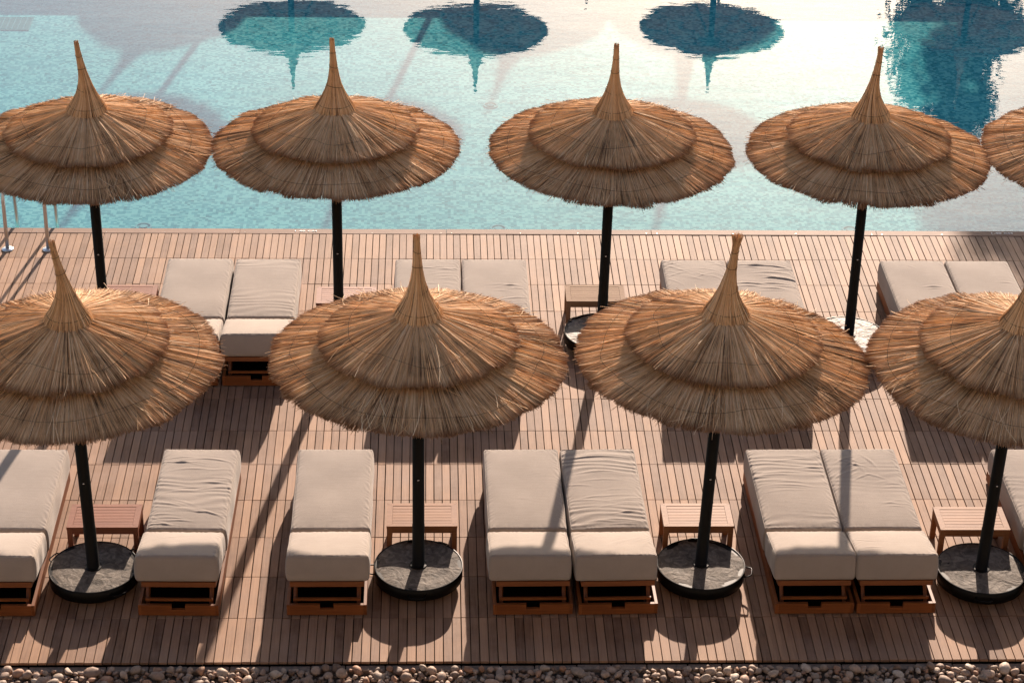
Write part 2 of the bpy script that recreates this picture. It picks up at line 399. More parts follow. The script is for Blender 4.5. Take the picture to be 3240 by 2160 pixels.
marking('1.40 CM', 6.555, 0.052)
marking('1.40 CM', -1.455, 0.050)

# stone kerb below deck edge
mb = MB(); x = -9.0
fas = MB(); fas.box(-9.0, 13.0, -7.874, -7.868, -0.075, -0.03); tag(fas.build('deck_edge_shade', M_shade), kind='structure')  # black strip painting the shade in the gap below the deck edge
while x < 13.0:
    L = random.uniform(0.28, 0.36); mb.box(x + 0.004, x + L - 0.004, -7.955, -7.886, -0.20, -0.032 + random.uniform(-.004, .004), ch=0.006); x += L
tag(mb.build('stone_kerb', M_kerb), kind='structure')

# pool shell
mb = MB()
x0, x1, y0, y1 = POOL
mb.add([(x0, y0, Z_F), (x1, y0, Z_F), (x1, y1, Z_F), (x0, y1, Z_F)], [(0, 1, 2, 3)], rnd=.5)
for (ax, ay, bx_, by) in ((x0, y0, x1, y0), (x1, y0, x1, y1), (x1, y1, x0, y1), (x0, y1, x0, y0)):
    mb.add([(ax, ay, Z_F), (bx_, by, Z_F), (bx_, by, -0.052), (ax, ay, -0.052)], [(0, 3, 2, 1)], rnd=.5)
tag(mb.build('pool_basin', M_mosaic), kind='structure')
plane('water', x0, x1, y0, y1, Z_W, M_water)
# far deck
mb = MB(); mb.box(-16.0, 22.0, 9.65, 20.6, -0.09, 0.0); tag(mb.build('far_deck', M_deck), kind='structure')

# ---------------------------------------------------------------- stones
def ico(sub=2):
    import bmesh
    bm = bmesh.new(); bmesh.ops.create_icosphere(bm, subdivisions=sub, radius=1.0)
    V = np.array([v.co[:] for v in bm.verts]); F = np.array([[v.index for v in f.verts] for f in bm.faces]); bm.free(); return V, F
def gravel():
    r = np.random.default_rng(21); V0, F0_ = ico(2)
    VV, FF, RR_ = [], [], []; n = 0
    def put(cx, cy, cz, s, k):
        nonlocal n
        V = V0.copy()
        for _ in range(r.integers(3, 8)):          # flattened facets
            d = r.normal(size=3); d /= np.linalg.norm(d); h = r.uniform(0.45, 0.85)
            t = V @ d; V -= np.clip(t - h, 0, None)[:, None] * d * 0.85
        V += 0.05 * np.sin(V @ r.normal(size=(3, 3)) * 2.3 + r.random(3) * 6)
        V *= s * np.array([r.uniform(0.85, 1.45), r.uniform(0.75, 1.1), r.uniform(0.55, 0.85)])
        ang = r.uniform(0, PI); tl = r.normal(0, 0.35)
        c_, s_ = math.cos(ang), math.sin(ang); ct, st = math.cos(tl), math.sin(tl)
        Rz = np.array([[c_, -s_, 0], [s_, c_, 0], [0, 0, 1]]); Rx = np.array([[1, 0, 0], [0, ct, -st], [0, st, ct]])
        V = V @ Rx.T @ Rz.T + (cx, cy, cz)
        VV.append(V); FF.append(F0_ + n); RR_.append(np.full(len(V), k)); n += len(V)
    for _ in range(6500):
        put(r.uniform(-4.8, 7.6), r.uniform(-8.9, -7.93), -0.045 + r.uniform(-0.02, 0.02), r.uniform(0.010, 0.028), r.random())
    pts = []
    for _ in range(9000):
        x, y = r.uniform(-4.7, 7.4), r.uniform(-9.0, -7.945); s = r.choice([0.024, 0.032, 0.039, 0.047, 0.056], p=[.2, .25, .25, .2, .1])
        if all((x - a_) ** 2 + (y - b_) ** 2 > ((s + c_) * 0.82) ** 2 for a_, b_, c_ in pts[-4000:]):
            pts.append((x, y, s))
    for x, y, s in pts: put(x, y, -0.034 + s * 0.42 + r.uniform(-0.01, 0.012), s, r.random())
    me = np_mesh('gravel', np.concatenate(VV), np.concatenate(FF), True, {'rnd': np.concatenate(RR_)})
    tag(link('gravel', me, M_stone), kind='stuff')
    o = bpy.data.objects['gravel']; tag(o, 'brown and grey river stones along the deck edge', 'gravel')
gravel()
plane('gravel_bed', -9, 13, -9.6, -7.90, -0.068, M_soil)

# ---------------------------------------------------------------- umbrellas
def reeds(P, w, rnd, along, nsd=3):
    """P (n, k, 3) stations; w (n,k) radii; ->V,F arrays (triangular prisms)"""
    n, k, _ = P.shape
    T_ = np.gradient(P, axis=1); T_ /= np.linalg.norm(T_, axis=2, keepdims=True) + 1e-9
    rad = P.copy(); rad[..., 2] = 0
    side = np.cross(T_, np.array([0, 0, 1.0])); side /= np.linalg.norm(side, axis=2, keepdims=True) + 1e-9
    up = np.cross(side, T_)
    ph = np.random.default_rng(1).uniform(0, 2 * PI, n)[:, None, None]
    vs = []
    for j in range(nsd):
        th = ph + j * 2 * PI / nsd
        vs.append(P + w[..., None] * (np.cos(th) * side + np.sin(th) * up))
    V = np.stack(vs, 2).reshape(n, k * nsd, 3)
    f = []
    for i in range(k - 1):
        for j in range(nsd): f.append([i * nsd + j, i * nsd + (j + 1) % nsd, (i + 1) * nsd + (j + 1) % nsd, (i + 1) * nsd + j])
    f = np.array(f); cap = np.array([[(k - 1) * nsd + j for j in range(nsd)]])
    b = (np.arange(n) * k * nsd)[:, None, None]
    return V.reshape(-1, 3), (b + f[None]).reshape(-1, 4), (b + cap[None]).reshape(-1, nsd), np.repeat(rnd, k * nsd), np.repeat(along.reshape(n, k), nsd, axis=1).ravel()

Z_NECK, Z_RIM, R_RIM, R_TOP, Z_TOPRIM, Z_APEX = 2.650, 2.250, 1.20, 0.805, 2.440, 3.36
def cone_layer(r0, z0, r1, z1, nb, per, rg, wid, spread=1.06, lump=0.017, zj=0.016, rj=0.02, sag=0.003, k=5):
    D = 2 * PI / nb
    A = (np.arange(nb) + rg.normal(0, 0.10, nb)) * D
    bj = rg.normal(0, rj, nb); bz = rg.normal(0, 0.007, nb); bc = rg.normal(0, 0.06, nb)
    b = np.repeat(np.arange(nb), per); n = len(b)
    u = rg.uniform(-0.5, 0.5, n); d = rg.random(n)          # depth in the layer 0 low..1 top
    a0 = A[b] + u * D * 0.86; a1 = A[b] + (u * spread + rg.normal(0, 0.06, n)) * D
    a1 += rg.normal(0, 0.011, n) + (rg.random(n) < 0.02) * rg.normal(0, 0.10, n)
    rend = r1 + bj[b] + rg.normal(0, 0.009, n) - 0.012 * (1 - d) - (rg.random(n) < 0.10) * rg.uniform(0, 0.12, n) + (rg.random(n) < 0.012) * rg.uniform(0, 0.07, n)
    # zig-zag: the middle of each bundle slightly longer
    rend += 0.008 * (1 - (2 * np.abs(u)) ** 2)
    s = np.linspace(0, 1, k)[None, :]
    rr = r0 + (rend[:, None] - r0) * s
    aa = a0[:, None] + (a1 - a0)[:, None] * s ** 0.8
    zz = z0 + (z1 - z0) * (rr - r0) / (r1 - r0)
    lm = lump * np.sqrt(np.clip(1 - (2 * u) ** 2, 0, 1))
    zz = zz + (lm * (0.35 + 0.65 * d))[:, None] * (1 - 0.65 * s) + ((d - 0.6) * zj)[:, None] * (0.4 + 0.6 * s) + bz[b][:, None] * s
    zz = zz + sag * 4 * s * (1 - s) + rg.normal(0, 0.005, (n, 1)) * s ** 1.5
    wild = (rg.random(n) < 0.006)[:, None]
    zz = zz + wild * s ** 2 * rg.uniform(-0.05, 0.05, (n, 1))
    P = np.stack([rr * np.cos(aa), rr * np.sin(aa), zz], -1)
    W = wid * rg.uniform(0.55, 1.25, (n, 1)) * (1.0 - 0.25 * s)
    rn = np.clip(rg.random(n) * 0.85 + bc[b] + (d - 0.5) * 0.12, 0, 1)
    return reeds(P, W, rn, np.repeat(s, n, 0))
def combine(parts, name):
    V = []; Q = []; T = []; R = []; A = []; n = 0
    for v, q, t, r_, al in parts:
        V.append(v); Q.append(q + n); T.append(t + n); R.append(r_); A.append(al); n += len(v)
    return np_mesh(name, np.concatenate(V), [np.concatenate(Q), np.concatenate(T)], False, {'rnd': np.concatenate(R), 'along': np.concatenate(A)})
def cone_under(r0, z0, r1, z1, name):
    mb = MB(); mb.lathe([(r0, z0), (r1, z1), (r1, z1 - 0.025), (r0, z0 - 0.03), (r0, z0)], 96); return mb
def loose(g, ra, rb, zf, n):
    """single straws lying askew on the surface and sticking out past the rim"""
    A = g.uniform(0, 2 * PI, n); L = g.uniform(0.15, 0.42, n); r1 = ra + (rb - ra) * g.random(n) ** 0.5; out = g.random(n) < 0.45
    r1 = np.where(out, rb + g.uniform(-0.02, 0.035, n), r1); r0 = np.maximum(r1 - L, ra)
    dA = g.normal(0, 0.07, n); k = 4; s_ = np.linspace(0, 1, k)[None]
    rr = r0[:, None] + (r1 - r0)[:, None] * s_; aa = A[:, None] + dA[:, None] * s_ + g.normal(0, 0.02, (n, 1)) * s_ ** 2
    z = zf(rr) + g.uniform(0.012, 0.028, n)[:, None] + g.normal(0.008, 0.016, n)[:, None] * s_ ** 2
    P = np.stack([rr * np.cos(aa), rr * np.sin(aa), z], -1)
    W = np.full((n, k), 0.0019) * g.uniform(0.6, 1.3, (n, 1))
    return reeds(P, W, np.clip(0.45 + g.random(n) * 0.75, 0, 1.1), np.repeat(s_ * 0.9, n, 0))
def make_skirt(seed):
    g = np.random.default_rng(seed)
    a_ = cone_layer(0.50, 2.438, R_RIM, Z_RIM, 46, 185, g, 0.0022, zj=0.013, rj=0.012, lump=0.007)
    b_ = cone_layer(0.52, 2.426, R_RIM - 0.015, Z_RIM - 0.012, 61, 90, g, 0.0025, zj=0.012, rj=0.012, lump=0.004)
    return combine([a_, b_, loose(g, 0.72, R_RIM + 0.02, lambda r_: Z_RIM + 0.185 * (R_RIM - r_) / 0.70, 130)], 'thatch_skirt')
def make_top(seed):
    g = np.random.default_rng(seed)
    a_ = cone_layer(0.185, Z_NECK - 0.005, R_TOP, Z_TOPRIM, 34, 165, g, 0.0022, lump=0.015, zj=0.012, rj=0.010)
    b_ = cone_layer(0.19, Z_NECK - 0.02, R_TOP - 0.012, Z_TOPRIM - 0.016, 46, 72, g, 0.0025, zj=0.018, rj=0.010)
    return combine([a_, b_, loose(g, 0.22, R_TOP + 0.01, lambda r_: Z_NECK + (Z_TOPRIM - Z_NECK) * (r_ - 0.185) / (R_TOP - 0.185), 70)], 'thatch_top')
def make_rough(seed):          # short loose straws standing up on the far rim and ring
    pass
def spire_prof(t): return np.interp(t, [0, .06, .15, .27, .40, .55, .72, .88, 1.0], [.212, .194, .146, .098, .062, .039, .028, .021, .019])
def make_spire(seed, bend=(0, 0), flare=0.0, curl=0.0):
    g = np.random.default_rng(seed)
    H = Z_APEX - Z_NECK + 0.06; z0 = Z_NECK - 0.034
    t = np.linspace(0, 1, 11)
    cx = bend[0] * t ** 2 + curl * np.sin(t * PI * 1.6) * 0.03; cy = bend[1] * t ** 2
    parts = []
    for n, ks, jit, wd in ((165, 1.0, 0.0045, 0.0052), (150, 0.97, 0.003, 0.0052)):
        th = np.linspace(0, 2 * PI, n, endpoint=False) + g.normal(0, 0.006, n)
        L = np.clip(1.0 - (g.random(n) < 0.45) * g.uniform(0, 0.16, n) - g.uniform(0, 0.06, n), 0.5, 1.05)
        tt = t[None] * L[:, None] + (1 - ks) * 0
        pr = spire_prof(tt) * ks
        pr = pr + flare * np.clip(tt - 0.80, 0, 1) ** 1.5 * g.uniform(0.2, 1.3, n)[:, None] * 0.20
        pr = pr + g.normal(0, jit, n)[:, None] * (0.3 + 0.7 * (1 - tt))
        lz = -0.004 * np.cos(th * 34)[:, None] * (tt < 0.1)
        X = np.interp(tt, t, cx) + pr * np.cos(th)[:, None]; Y = np.interp(tt, t, cy) + pr * np.sin(th)[:, None]
        Z = z0 + tt * H + lz - 0.012 * g.random(n)[:, None] * (tt < 0.02)
        P = np.stack([X, Y, Z], -1)
        W = wd * g.uniform(0.6, 1.15, (n, 1)) * np.interp(tt, [0, .3, .6, 1], [1.0, 0.7, 0.42, 0.40])
        al = np.repeat(t[None] * 0.94, n, 0)
        parts.append(reeds(P, W, np.clip((0.16 if ks == 1.0 else 0.0) + g.random(n) * 0.72, 0, 1), al))
    me = combine(parts, 'thatch_spire')
    # core as a second mesh object
    mb = MB(); k = 24; thc = np.arange(k) * 2 * PI / k; V = []
    ts = np.linspace(0, 0.93, 16)
    for q in ts:
        r_ = float(spire_prof(q)) * 0.93
        V += [(float(np.interp(q, t, cx)) + r_ * math.cos(u), float(np.interp(q, t, cy)) + r_ * math.sin(u), z0 + 0.004 + q * H) for u in thc]
    Q = [(i * k + j, i * k + (j + 1) % k, (i + 1) * k + (j + 1) % k, (i + 1) * k + j) for i in range(15) for j in range(k)]
    mb.add(V, Q, N=[list(range(15 * k, 16 * k))])
    wrs = []
    for q, tl in ((0.13, 0.0), (0.36, 0.02), (0.62, -0.01), (0.80, 0.01)):
        r_ = float(spire_prof(q)) + 0.007; u = np.linspace(0, 2 * PI, 25)
        ph = g.uniform(0, 6); wr = MB(); wrs.append(wr)
        wr.tube(np.stack([float(np.interp(q, t, cx)) + r_ * np.cos(u), float(np.interp(q, t, cy)) + r_ * np.sin(u), z0 + q * H + tl * np.cos(u + ph)], -1), 0.0021, 4, False)
    return me, mb.mesh('spire_core', True), [w.mesh('wire_wrap') for w in wrs]
def wire_ring(seed, top):
    g = np.random.default_rng(seed); mb = MB()
    for r_, z_ in ((((0.60), 0),) if top else ((1.02, 0),)):
        nseg = 11; A = np.linspace(0, 2 * PI, nseg + 1) + g.normal(0, 0.08, nseg + 1); A[-1] = A[0] + 2 * PI
        Rn = r_ + g.uniform(-0.045, 0.045, nseg + 1); Rn[-1] = Rn[0]
        P = []
        for i in range(nseg):
            for s in np.linspace(0, 1, 7)[:-1]:
                ang = A[i] + (A[i + 1] - A[i]) * s; rr = Rn[i] + (Rn[i + 1] - Rn[i]) * s + (0.03 * math.sin(s * PI) if i % 2 else -0.012 * math.sin(s * PI))
                if top: z = Z_NECK + (Z_TOPRIM - Z_NECK) * (rr - 0.185) / (R_TOP - 0.185) + 0.032
                else: z = Z_RIM + (Z_NECK - Z_RIM) * (1 - (rr - 0.2) / 1.0) * 0.72 + 0.030 - 0.03
                if not top: z = Z_RIM + 0.185 * (R_RIM - rr) / 0.70 + 0.026
                P.append((rr * math.cos(ang), rr * math.sin(ang), z))
        P.append(P[0]); mb.tube(P, 0.0016, 4, False)
    return mb.mesh('wire_ring')
SK = [make_skirt(11), make_skirt(12), make_skirt(13)]
TP = [make_top(21), make_top(22), make_top(23)]
WR = [(wire_ring(31, True), wire_ring(32, False)), (wire_ring(33, True), wire_ring(34, False))]
_c = cone_under(0.17, Z_NECK - 0.028, 0.70, Z_TOPRIM + 0.008, ''); ME_TCORE = _c.mesh('top_lining')
_c = cone_under(0.15, 2.520, 1.10, Z_RIM + 0.012, ''); ME_SCORE = _c.mesh('skirt_lining')
# pole, frame
mb = MB(); zt = Z_NECK - 0.02
mb.lathe([(0.0, 0.165), (0.072, 0.165), (0.072, 0.185), (0.053, 0.187), (0.053, 0.60), (0.0505, 0.604), (0.0505, zt), (0, zt)], 28); ME_POLE = mb.mesh('pole', True)
for p in ME_POLE.polygons: p.use_smooth = abs(p.normal.z) < 0.5
mb = MB()
for i in range(8):
    a_ = i * PI / 4; c_, s_ = math.cos(a_), math.sin(a_)
    mb.tube([(0.05 * c_, 0.05 * s_, Z_NECK - 0.17), (1.12 * c_, 1.12 * s_, Z_RIM - 0.035)], 0.014, 6)
u = np.linspace(0, 2 * PI, 33)
mb.tube(np.stack([0.75 * np.cos(u), 0.75 * np.sin(u), np.full(33, Z_NECK - 0.17 + (0.70 / 1.07) * (Z_RIM - 0.035 - Z_NECK + 0.17) - .016)], -1), 0.010, 6, False)
ME_FRAME = mb.mesh('rib_frame')
mb = MB(); mb.lathe([(0.0, 0.006), (0.006, 0.004), (0.009, 0.0)], 10); ME_BOLT = mb.mesh('bolt', True); ME_BOLT.transform(Matrix.Translation((0, -0.0505, 1.08)) @ Matrix.Rotation(PI / 2, 4, 'X')); ME_BOLT.materials.append(M_chrome)
# weighted base
def base_mesh(seed):
    g = np.random.default_rng(seed); mb = MB()
    nr, na = 16, 72
    V = [(0, 0, 0.176)]; 
    ph = g.uniform(0, 6, 8)
    for i in range(1, nr + 1):
        r_ = 0.376 * i / nr
        for j in range(na):
            t_ = j * 2 * PI / na; x, y = r_ * math.cos(t_), r_ * math.sin(t_)
            z = 0.176 + 0.0022 * math.sin(9 * x + ph[0] + 3 * math.sin(7 * y + ph[1])) + 0.0016 * math.sin(23 * y + ph[2] + 2 * math.sin(13 * x + ph[3])) + g.normal(0, 0.0006)
            if i >= nr - 1: z -= 0.003
            V.append((x, y, z))
    T_ = [(0, 1 + j, 1 + (j + 1) % na) for j in range(na)]
    Q = [(1 + i * na + j, 1 + (i + 1) * na + j, 1 + (i + 1) * na + (j + 1) % na, 1 + i * na + (j + 1) % na) for i in range(nr - 1) for j in range(na)]
    mb.add(V, Q, T_, rnd=.5); return mb.mesh('cement_fill', True)
ME_CEM = [base_mesh(5), base_mesh(6), base_mesh(7)]; ME_WET = [base_mesh(8)]
mb = MB(); mb.lathe([(0.30, 0.055), (0.37, 0.058), (0.384, 0.066), (0.385, 0.178), (0.379, 0.179), (0.374, 0.172), (0.0, 0.170)], 72)
mb.add([(0.30 * math.cos(i * PI / 18), 0.30 * math.sin(i * PI / 18), 0.055) for i in range(36)], N=[list(range(36))[::-1]])
ME_RING = mb.mesh('base_tray', True)
for p in ME_RING.polygons: p.use_smooth = abs(p.normal.z) < 0.5
mb = MB(); mb.tube([(0.375, -0.075, 0.125), (0.415, -0.068, 0.128), (0.440, -0.052, 0.133), (0.445, -0.03, 0.135), (0.445, 0.03, 0.135), (0.440, 0.052, 0.133), (0.415, 0.068, 0.128), (0.375, 0.075, 0.125)], 0.0065, 8)
ME_HANDLE = mb.mesh('handle', True)
mb = MB(); n = 18
for x_ in (-0.011, 0.011): pass
th = np.arange(n) * 2 * PI / n
prof = [(0.0, -0.012), (0.018, -0.012), (0.025, -0.008), (0.025, 0.008), (0.018, 0.012), (0.0, 0.012)]
V = np.array([[y_, r_ * math.cos(t_), 0.026 + r_ * math.sin(t_)] for r_, y_ in prof for t_ in th])
Q = [(i * n + j, i * n + (j + 1) % n, (i + 1) * n + (j + 1) % n, (i + 1) * n + j) for i in range(len(prof) - 1) for j in range(n)]
mb.add(V, Q); ME_WHEEL = mb.mesh('wheel', True)
mb = MB(); mb.box(-0.018, -0.014, -0.02, 0.02, 0.02, 0.058); mb.box(0.014, 0.018, -0.02, 0.02, 0.02, 0.058); mb.box(-0.018, 0.018, -0.02, 0.02, 0.052, 0.058); mb.tube([(-0.02, 0, 0.026), (0.02, 0, 0.026)], 0.007, 10)
ME_BRACKET = mb.mesh('caster_bracket')
for me_, m_ in [(ME_TCORE, M_straw_core), (ME_SCORE, M_straw_core), (ME_POLE, M_black), (ME_FRAME, M_black), (ME_RING, M_black), (ME_HANDLE, M_black), (ME_WHEEL, M_rubber), (ME_BRACKET, M_chrome)] + [(m, M_straw) for m in SK + TP] + [(m, M_cement) for m in ME_CEM] + [(m, M_cement_wet) for m in ME_WET] + [(m, M_wire) for w in WR for m in w]:
    me_.materials.append(m_)
def umbrella(x, y, lean, rot, var, bend, flare, label, group, handles=(20, 140, 260), curl=0.0, hm=None):
    root = empty('straw_umbrella', (x, y, 0)); tag(root, label, 'umbrella', group)
    E_ = Matrix.Translation((0, 0, 0.17)) @ Matrix(((1, 0, lean[0], 0), (0, 1, lean[1], 0), (-lean[0], -lean[1], 1, 0), (0, 0, 0, 1))) @ Matrix.Translation((0, 0, -0.17))
    rv = random.Random(int(rot * 1000)); K_ = Matrix.Diagonal((rv.uniform(.985, 1.015), rv.uniform(.985, 1.015), 1, 1)); E0 = E_; E_ = E_ @ K_
    def put(name, me, rz=0.0, par=root, M_=None):
        o = link(name, me, None, par); o.matrix_local = (M_ if M_ is not None else E_) @ Matrix.Rotation(rz, 4, 'Z'); return o
    po = put('pole', ME_POLE); put('bolt', ME_BOLT, 0, po, Matrix.Identity(4))
    sk = put('thatch_skirt', SK[var % 3], rot); put('skirt_lining', ME_SCORE, rot, sk, Matrix.Identity(4)); put('wire_ring', WR[var % 2][1], rot + 1, sk, Matrix.Identity(4))
    tp = put('thatch_top', TP[(var + 1) % 3], rot * 1.7); put('top_lining', ME_TCORE, 0, tp, Matrix.Identity(4)); put('wire_ring', WR[var % 2][0], rot, tp, Matrix.Identity(4))
    fr = put('rib_frame', ME_FRAME, rot)
    a_, b_, c_ = make_spire(100 + int(rot * 100) + var, bend, flare, curl)
    a_.materials.append(M_straw); b_.materials.append(M_straw_shade); [c.materials.append(M_wire) for c in c_]
    s_ = put('thatch_spire', a_); put('spire_core', b_, 0, s_, Matrix.Identity(4)); [put('wire_wrap', c, 0, s_, Matrix.Identity(4)) for c in c_]
    I = Matrix.Identity(4)
    bs = put('weighted_base', ME_RING, 0, root, I); put('cement_fill', ME_WET[0] if var in (6, 7) and y < 0 else ME_CEM[var % 3], rot, bs, I)
    for h in handles: put('handle', ME_HANDLE, math.radians(h), bs, I)
    for h in (28, 118, 208, 298):
        w = put('caster', ME_WHEEL, 0, bs, Matrix.Translation((0.29 * math.cos(math.radians(h + rot * 20)), 0.29 * math.sin(math.radians(h + rot * 20)), 0)) @ Matrix.Rotation(h * 1.3, 4, 'Z'))
        w2 = put('caster_bracket', ME_BRACKET, 0, bs, w.matrix_local)
    return root
GF, GB, GX = 'straw umbrellas in the row nearest the stones', 'straw umbrellas in the row beside the pool', 'straw umbrellas across the pool'
umbrella(-2.942, -6.765, (-0.008, -0.030), 0.3, 0, (-0.045, -0.01), 0.3, 'straw umbrella at the left edge whose spire bends left, nearest the stones', GF, (150, 310, 40), curl=0.5)
umbrella(-0.137, -6.745, (0.000, 0.000), 1.1, 1, (-0.015, 0), 0.5, 'straw umbrella with upright spire, its base right of the lone smooth front lounger', GF, (268, 60, 180))
umbrella(2.330, -6.740, (0.022, 0.004), 2.2, 2, (0.02, 0), 1.6, 'straw umbrella with a flared broom-like spire tip leaning right, between the front lounger pairs', GF, (352, 160, 90), curl=-0.3)
umbrella(4.785, -6.815, (0.006, -0.030), 3.3, 3, (0.05, 0), 0.4, 'straw umbrella cut by the right photo edge, in the row nearest the stones', GF, (262, 70, 170))
umbrella(-3.372, -2.566, (-0.002, -0.028), 4.1, 4, (-0.025, -0.01), 0.0, 'straw umbrella in front of the pool ladder, leftmost in the poolside row', GB, (250, 130, 10), curl=0.5)
umbrella(-0.975, -2.557, (0.002, 0.000), 5.2, 5, (-0.02, 0), 0.1, 'straw umbrella between the two left poolside lounger pairs, second in the poolside row', GB, (250, 130, 10))
umbrella(1.740, -2.575, (0.006, -0.020), 0.9, 6, (-0.01, 0), 0.2, 'straw umbrella standing at the pale wooden table, third in the poolside row', GB, (250, 130, 10), curl=-0.2)
umbrella(4.314, -2.640, (-0.006, -0.014), 1.9, 7, (0.0, 0), 0.5, 'straw umbrella whose sunlit cement base has no table, fourth in the poolside row', GB, (250, 130, 10), curl=-0.6)
umbrella(6.690, -2.600, (0.000, -0.030), 2.9, 8, (0.0, 0), 0.2, 'straw umbrella mostly cut off by the right edge, last in the poolside row', GB, (250, 130, 10))
umbrella(-2.36, 12.52, (0, 0), 0.5, 0, (-0.01, 0), 0, 'straw umbrella across the pool, its reflection leftmost in the water', GX)
umbrella(0.745, 12.40, (0, 0), 1.5, 1, (0, 0), 0, 'straw umbrella across the pool, its reflection second from left in the water', GX)
umbrella(4.74, 12.50, (0, 0), 2.5, 2, (0, 0), 0, 'straw umbrella across the pool, its reflection third from left in the water', GX)
umbrella(9.10, 12.60, (0, 0), 3.5, 3, (0, 0), 0, 'straw umbrella across the pool beside a leafy tree, its reflection at the right', GX)
umbrella(-2.40, 16.70, (0, 0), 0.5, 0, (0, 0), 0, 'straw umbrella out of frame, leftmost in the second row across the pool', GX)
umbrella(2.90, 16.60, (0, 0), 1.5, 1, (0, 0), 0, 'straw umbrella out of frame, second from left in the second row across the pool', GX)
umbrella(5.40, 16.60, (0, 0), 2.5, 2, (0, 0), 0, 'straw umbrella out of frame, third from left in the second row across the pool', GX)

# ---------------------------------------------------------------- loungers
def cushion_mesh(w, l, h, rad, bulge, seed, strokes=(), pucker=0.002, side_b=0.010, fine=0.0, name='cushion'):
    """box cushion centred in x, y from 0..l, z 0..h, rounded edges"""
    g = np.random.default_rng(seed)
    def ax(n, L): # cluster near ends
        t_ = np.linspace(0, 1, n); c_ = 0.5 - 0.5 * np.cos(PI * t_); return (0.35 * c_ + 0.65 * t_) * L
    nx, ny, nz = 64, int(90 * max(1, l / 0.9)), 12
    X = ax(nx, w) - w / 2; Y = ax(ny, l); Z = ax(nz, h)
    idx = {}; V = []; Q = []
    def grid(A, B, f):
        ids = np.zeros((len(A), len(B)), int)
        for i, a_ in enumerate(A):
            for j, b_ in enumerate(B):
                p = f(a_, b_); key = (round(p[0], 5), round(p[1], 5), round(p[2], 5))
                if key not in idx: idx[key] = len(V); V.append(p)
                ids[i, j] = idx[key]
        return ids
    def quads(ids, flip):
        q = np.stack([ids[:-1, :-1], ids[1:, :-1], ids[1:, 1:], ids[:-1, 1:]], -1).reshape(-1, 4)
        Q.append(q[:, ::-1] if flip else q)
    quads(grid(X, Y, lambda a_, b_: (a_, b_, h)), False); 
    quads(grid(X[::4] if False else X, Y, lambda a_, b_: (a_, b_, 0.0)), True)
    quads(grid(X, Z, lambda a_, b_: (a_, 0.0, b_)), False); quads(grid(X, Z, lambda a_, b_: (a_, l, b_)), True)
    quads(grid(Y, Z, lambda a_, b_: (-w / 2, a_, b_)), True); quads(grid(Y, Z, lambda a_, b_: (w / 2, a_, b_)), False)
    P = np.array(V); C_ = np.array([0, l / 2, h / 2]); D = np.array([w / 2, l / 2, h / 2])
    q = P - C_
    r_ = rad
    inner = np.clip(q, -(D - r_), D - r_); dv = q - inner; nrm = np.linalg.norm(dv, axis=1); m = nrm > 1e-9
    out = q.copy(); out[m] = inner[m] + dv[m] / nrm[m][:, None] * r_
    nd = np.zeros_like(dv); nd[m] = dv[m] / nrm[m][:, None]
    u_, v_, t_ = q[:, 0] / D[0], q[:, 1] / D[1], q[:, 2] / D[2]
    top = np.clip(nd[:, 2], 0, 1)
    # crown and soft sides
    z_add = bulge * (1 - u_ ** 4) * (1 - v_ ** 4) * top
    out[:, 2] += z_add
    sd = np.clip(np.abs(nd[:, 0]), 0, 1) * np.sign(nd[:, 0]); out[:, 0] += sd * side_b * (1 - t_ ** 2) * (1 + 0.4 * np.sin(v_ * 7 + seed))
    se = np.clip(np.abs(nd[:, 1]), 0, 1) * np.sign(nd[:, 1]); out[:, 1] += se * side_b * 0.8 * (1 - t_ ** 2)
    # low-frequency unevenness
    for _ in range(6):
        kx, ky = g.normal(0, 4, 2); out[:, 2] += 0.0012 * np.sin(kx * q[:, 0] + ky * q[:, 1] + g.uniform(0, 6)) * top
    # puckers along the edges
    ed = np.exp(-((1 - np.abs(u_)) * D[0] / 0.05) ** 2); out[:, 2] += pucker * ed * top * np.sin(q[:, 1] * 95 + 2.5 * np.sin(q[:, 1] * 23 + seed) + 40 * np.abs(u_))
    ed = np.exp(-((1 - np.abs(v_)) * D[1] / 0.045) ** 2); out[:, 2] += pucker * ed * top * np.sin(q[:, 0] * 110 + 2.5 * np.sin(q[:, 0] * 31 + seed))
    # fine parallel wrinkles pulled in from the sides
    if fine:
        amp = fine * (0.35 + 0.65 * np.abs(u_)); ph = q[:, 1] * 75 + 1.6 * np.sin(q[:, 0] * 9 + seed) + 2.2 * np.sin(q[:, 1] * 17 + q[:, 0] * 4)
        out[:, 2] += amp * top * np.sin(ph) * np.clip(np.sin(q[:, 1] * 6.1 + seed) + 0.5, 0, 1)
    for (cx, cy, L, wd, amp, ang) in strokes:
        cx, cy = cx * D[0], cy * D[1]
        c_, s_ = math.cos(ang), math.sin(ang); dx, dy = q[:, 0] - cx, q[:, 1] - cy
        a1 = (dx * c_ + dy * s_) / L; b1 = (-dx * s_ + dy * c_ + 0.15 * L * a1 ** 2) / wd
        out[:, 2] += 0.62 * amp * top * np.exp(-a1 ** 2 * 2.2) * ((1 - b1 ** 2) * np.exp(-b1 ** 2 / 1.4))
    me = np_mesh(name, out + C_, [np.concatenate(Q)], True)
    rr = rad; ew, el = w / 2 - rr, l / 2 - rr; c45 = rr * 0.80; zz = h - rr + rr * 0.62; P = []
    for (sx, sy, a0) in ((1, 1, 0), (-1, 1, 90), (-1, -1, 180), (1, -1, 270)):
        for k in range(7):
            a_ = math.radians(a0 + k * 15); P.append((sx * ew + c45 * math.cos(a_), l / 2 + sy * el + c45 * math.sin(a_)))
    Q2 = []
    for i in range(len(P)):
        p0, p1 = np.array(P[i]), np.array(P[(i + 1) % len(P)]); n_ = max(1, int(np.linalg.norm(p1 - p0) / 0.03))
        for k in range(n_): Q2.append(p0 + (p1 - p0) * k / n_)
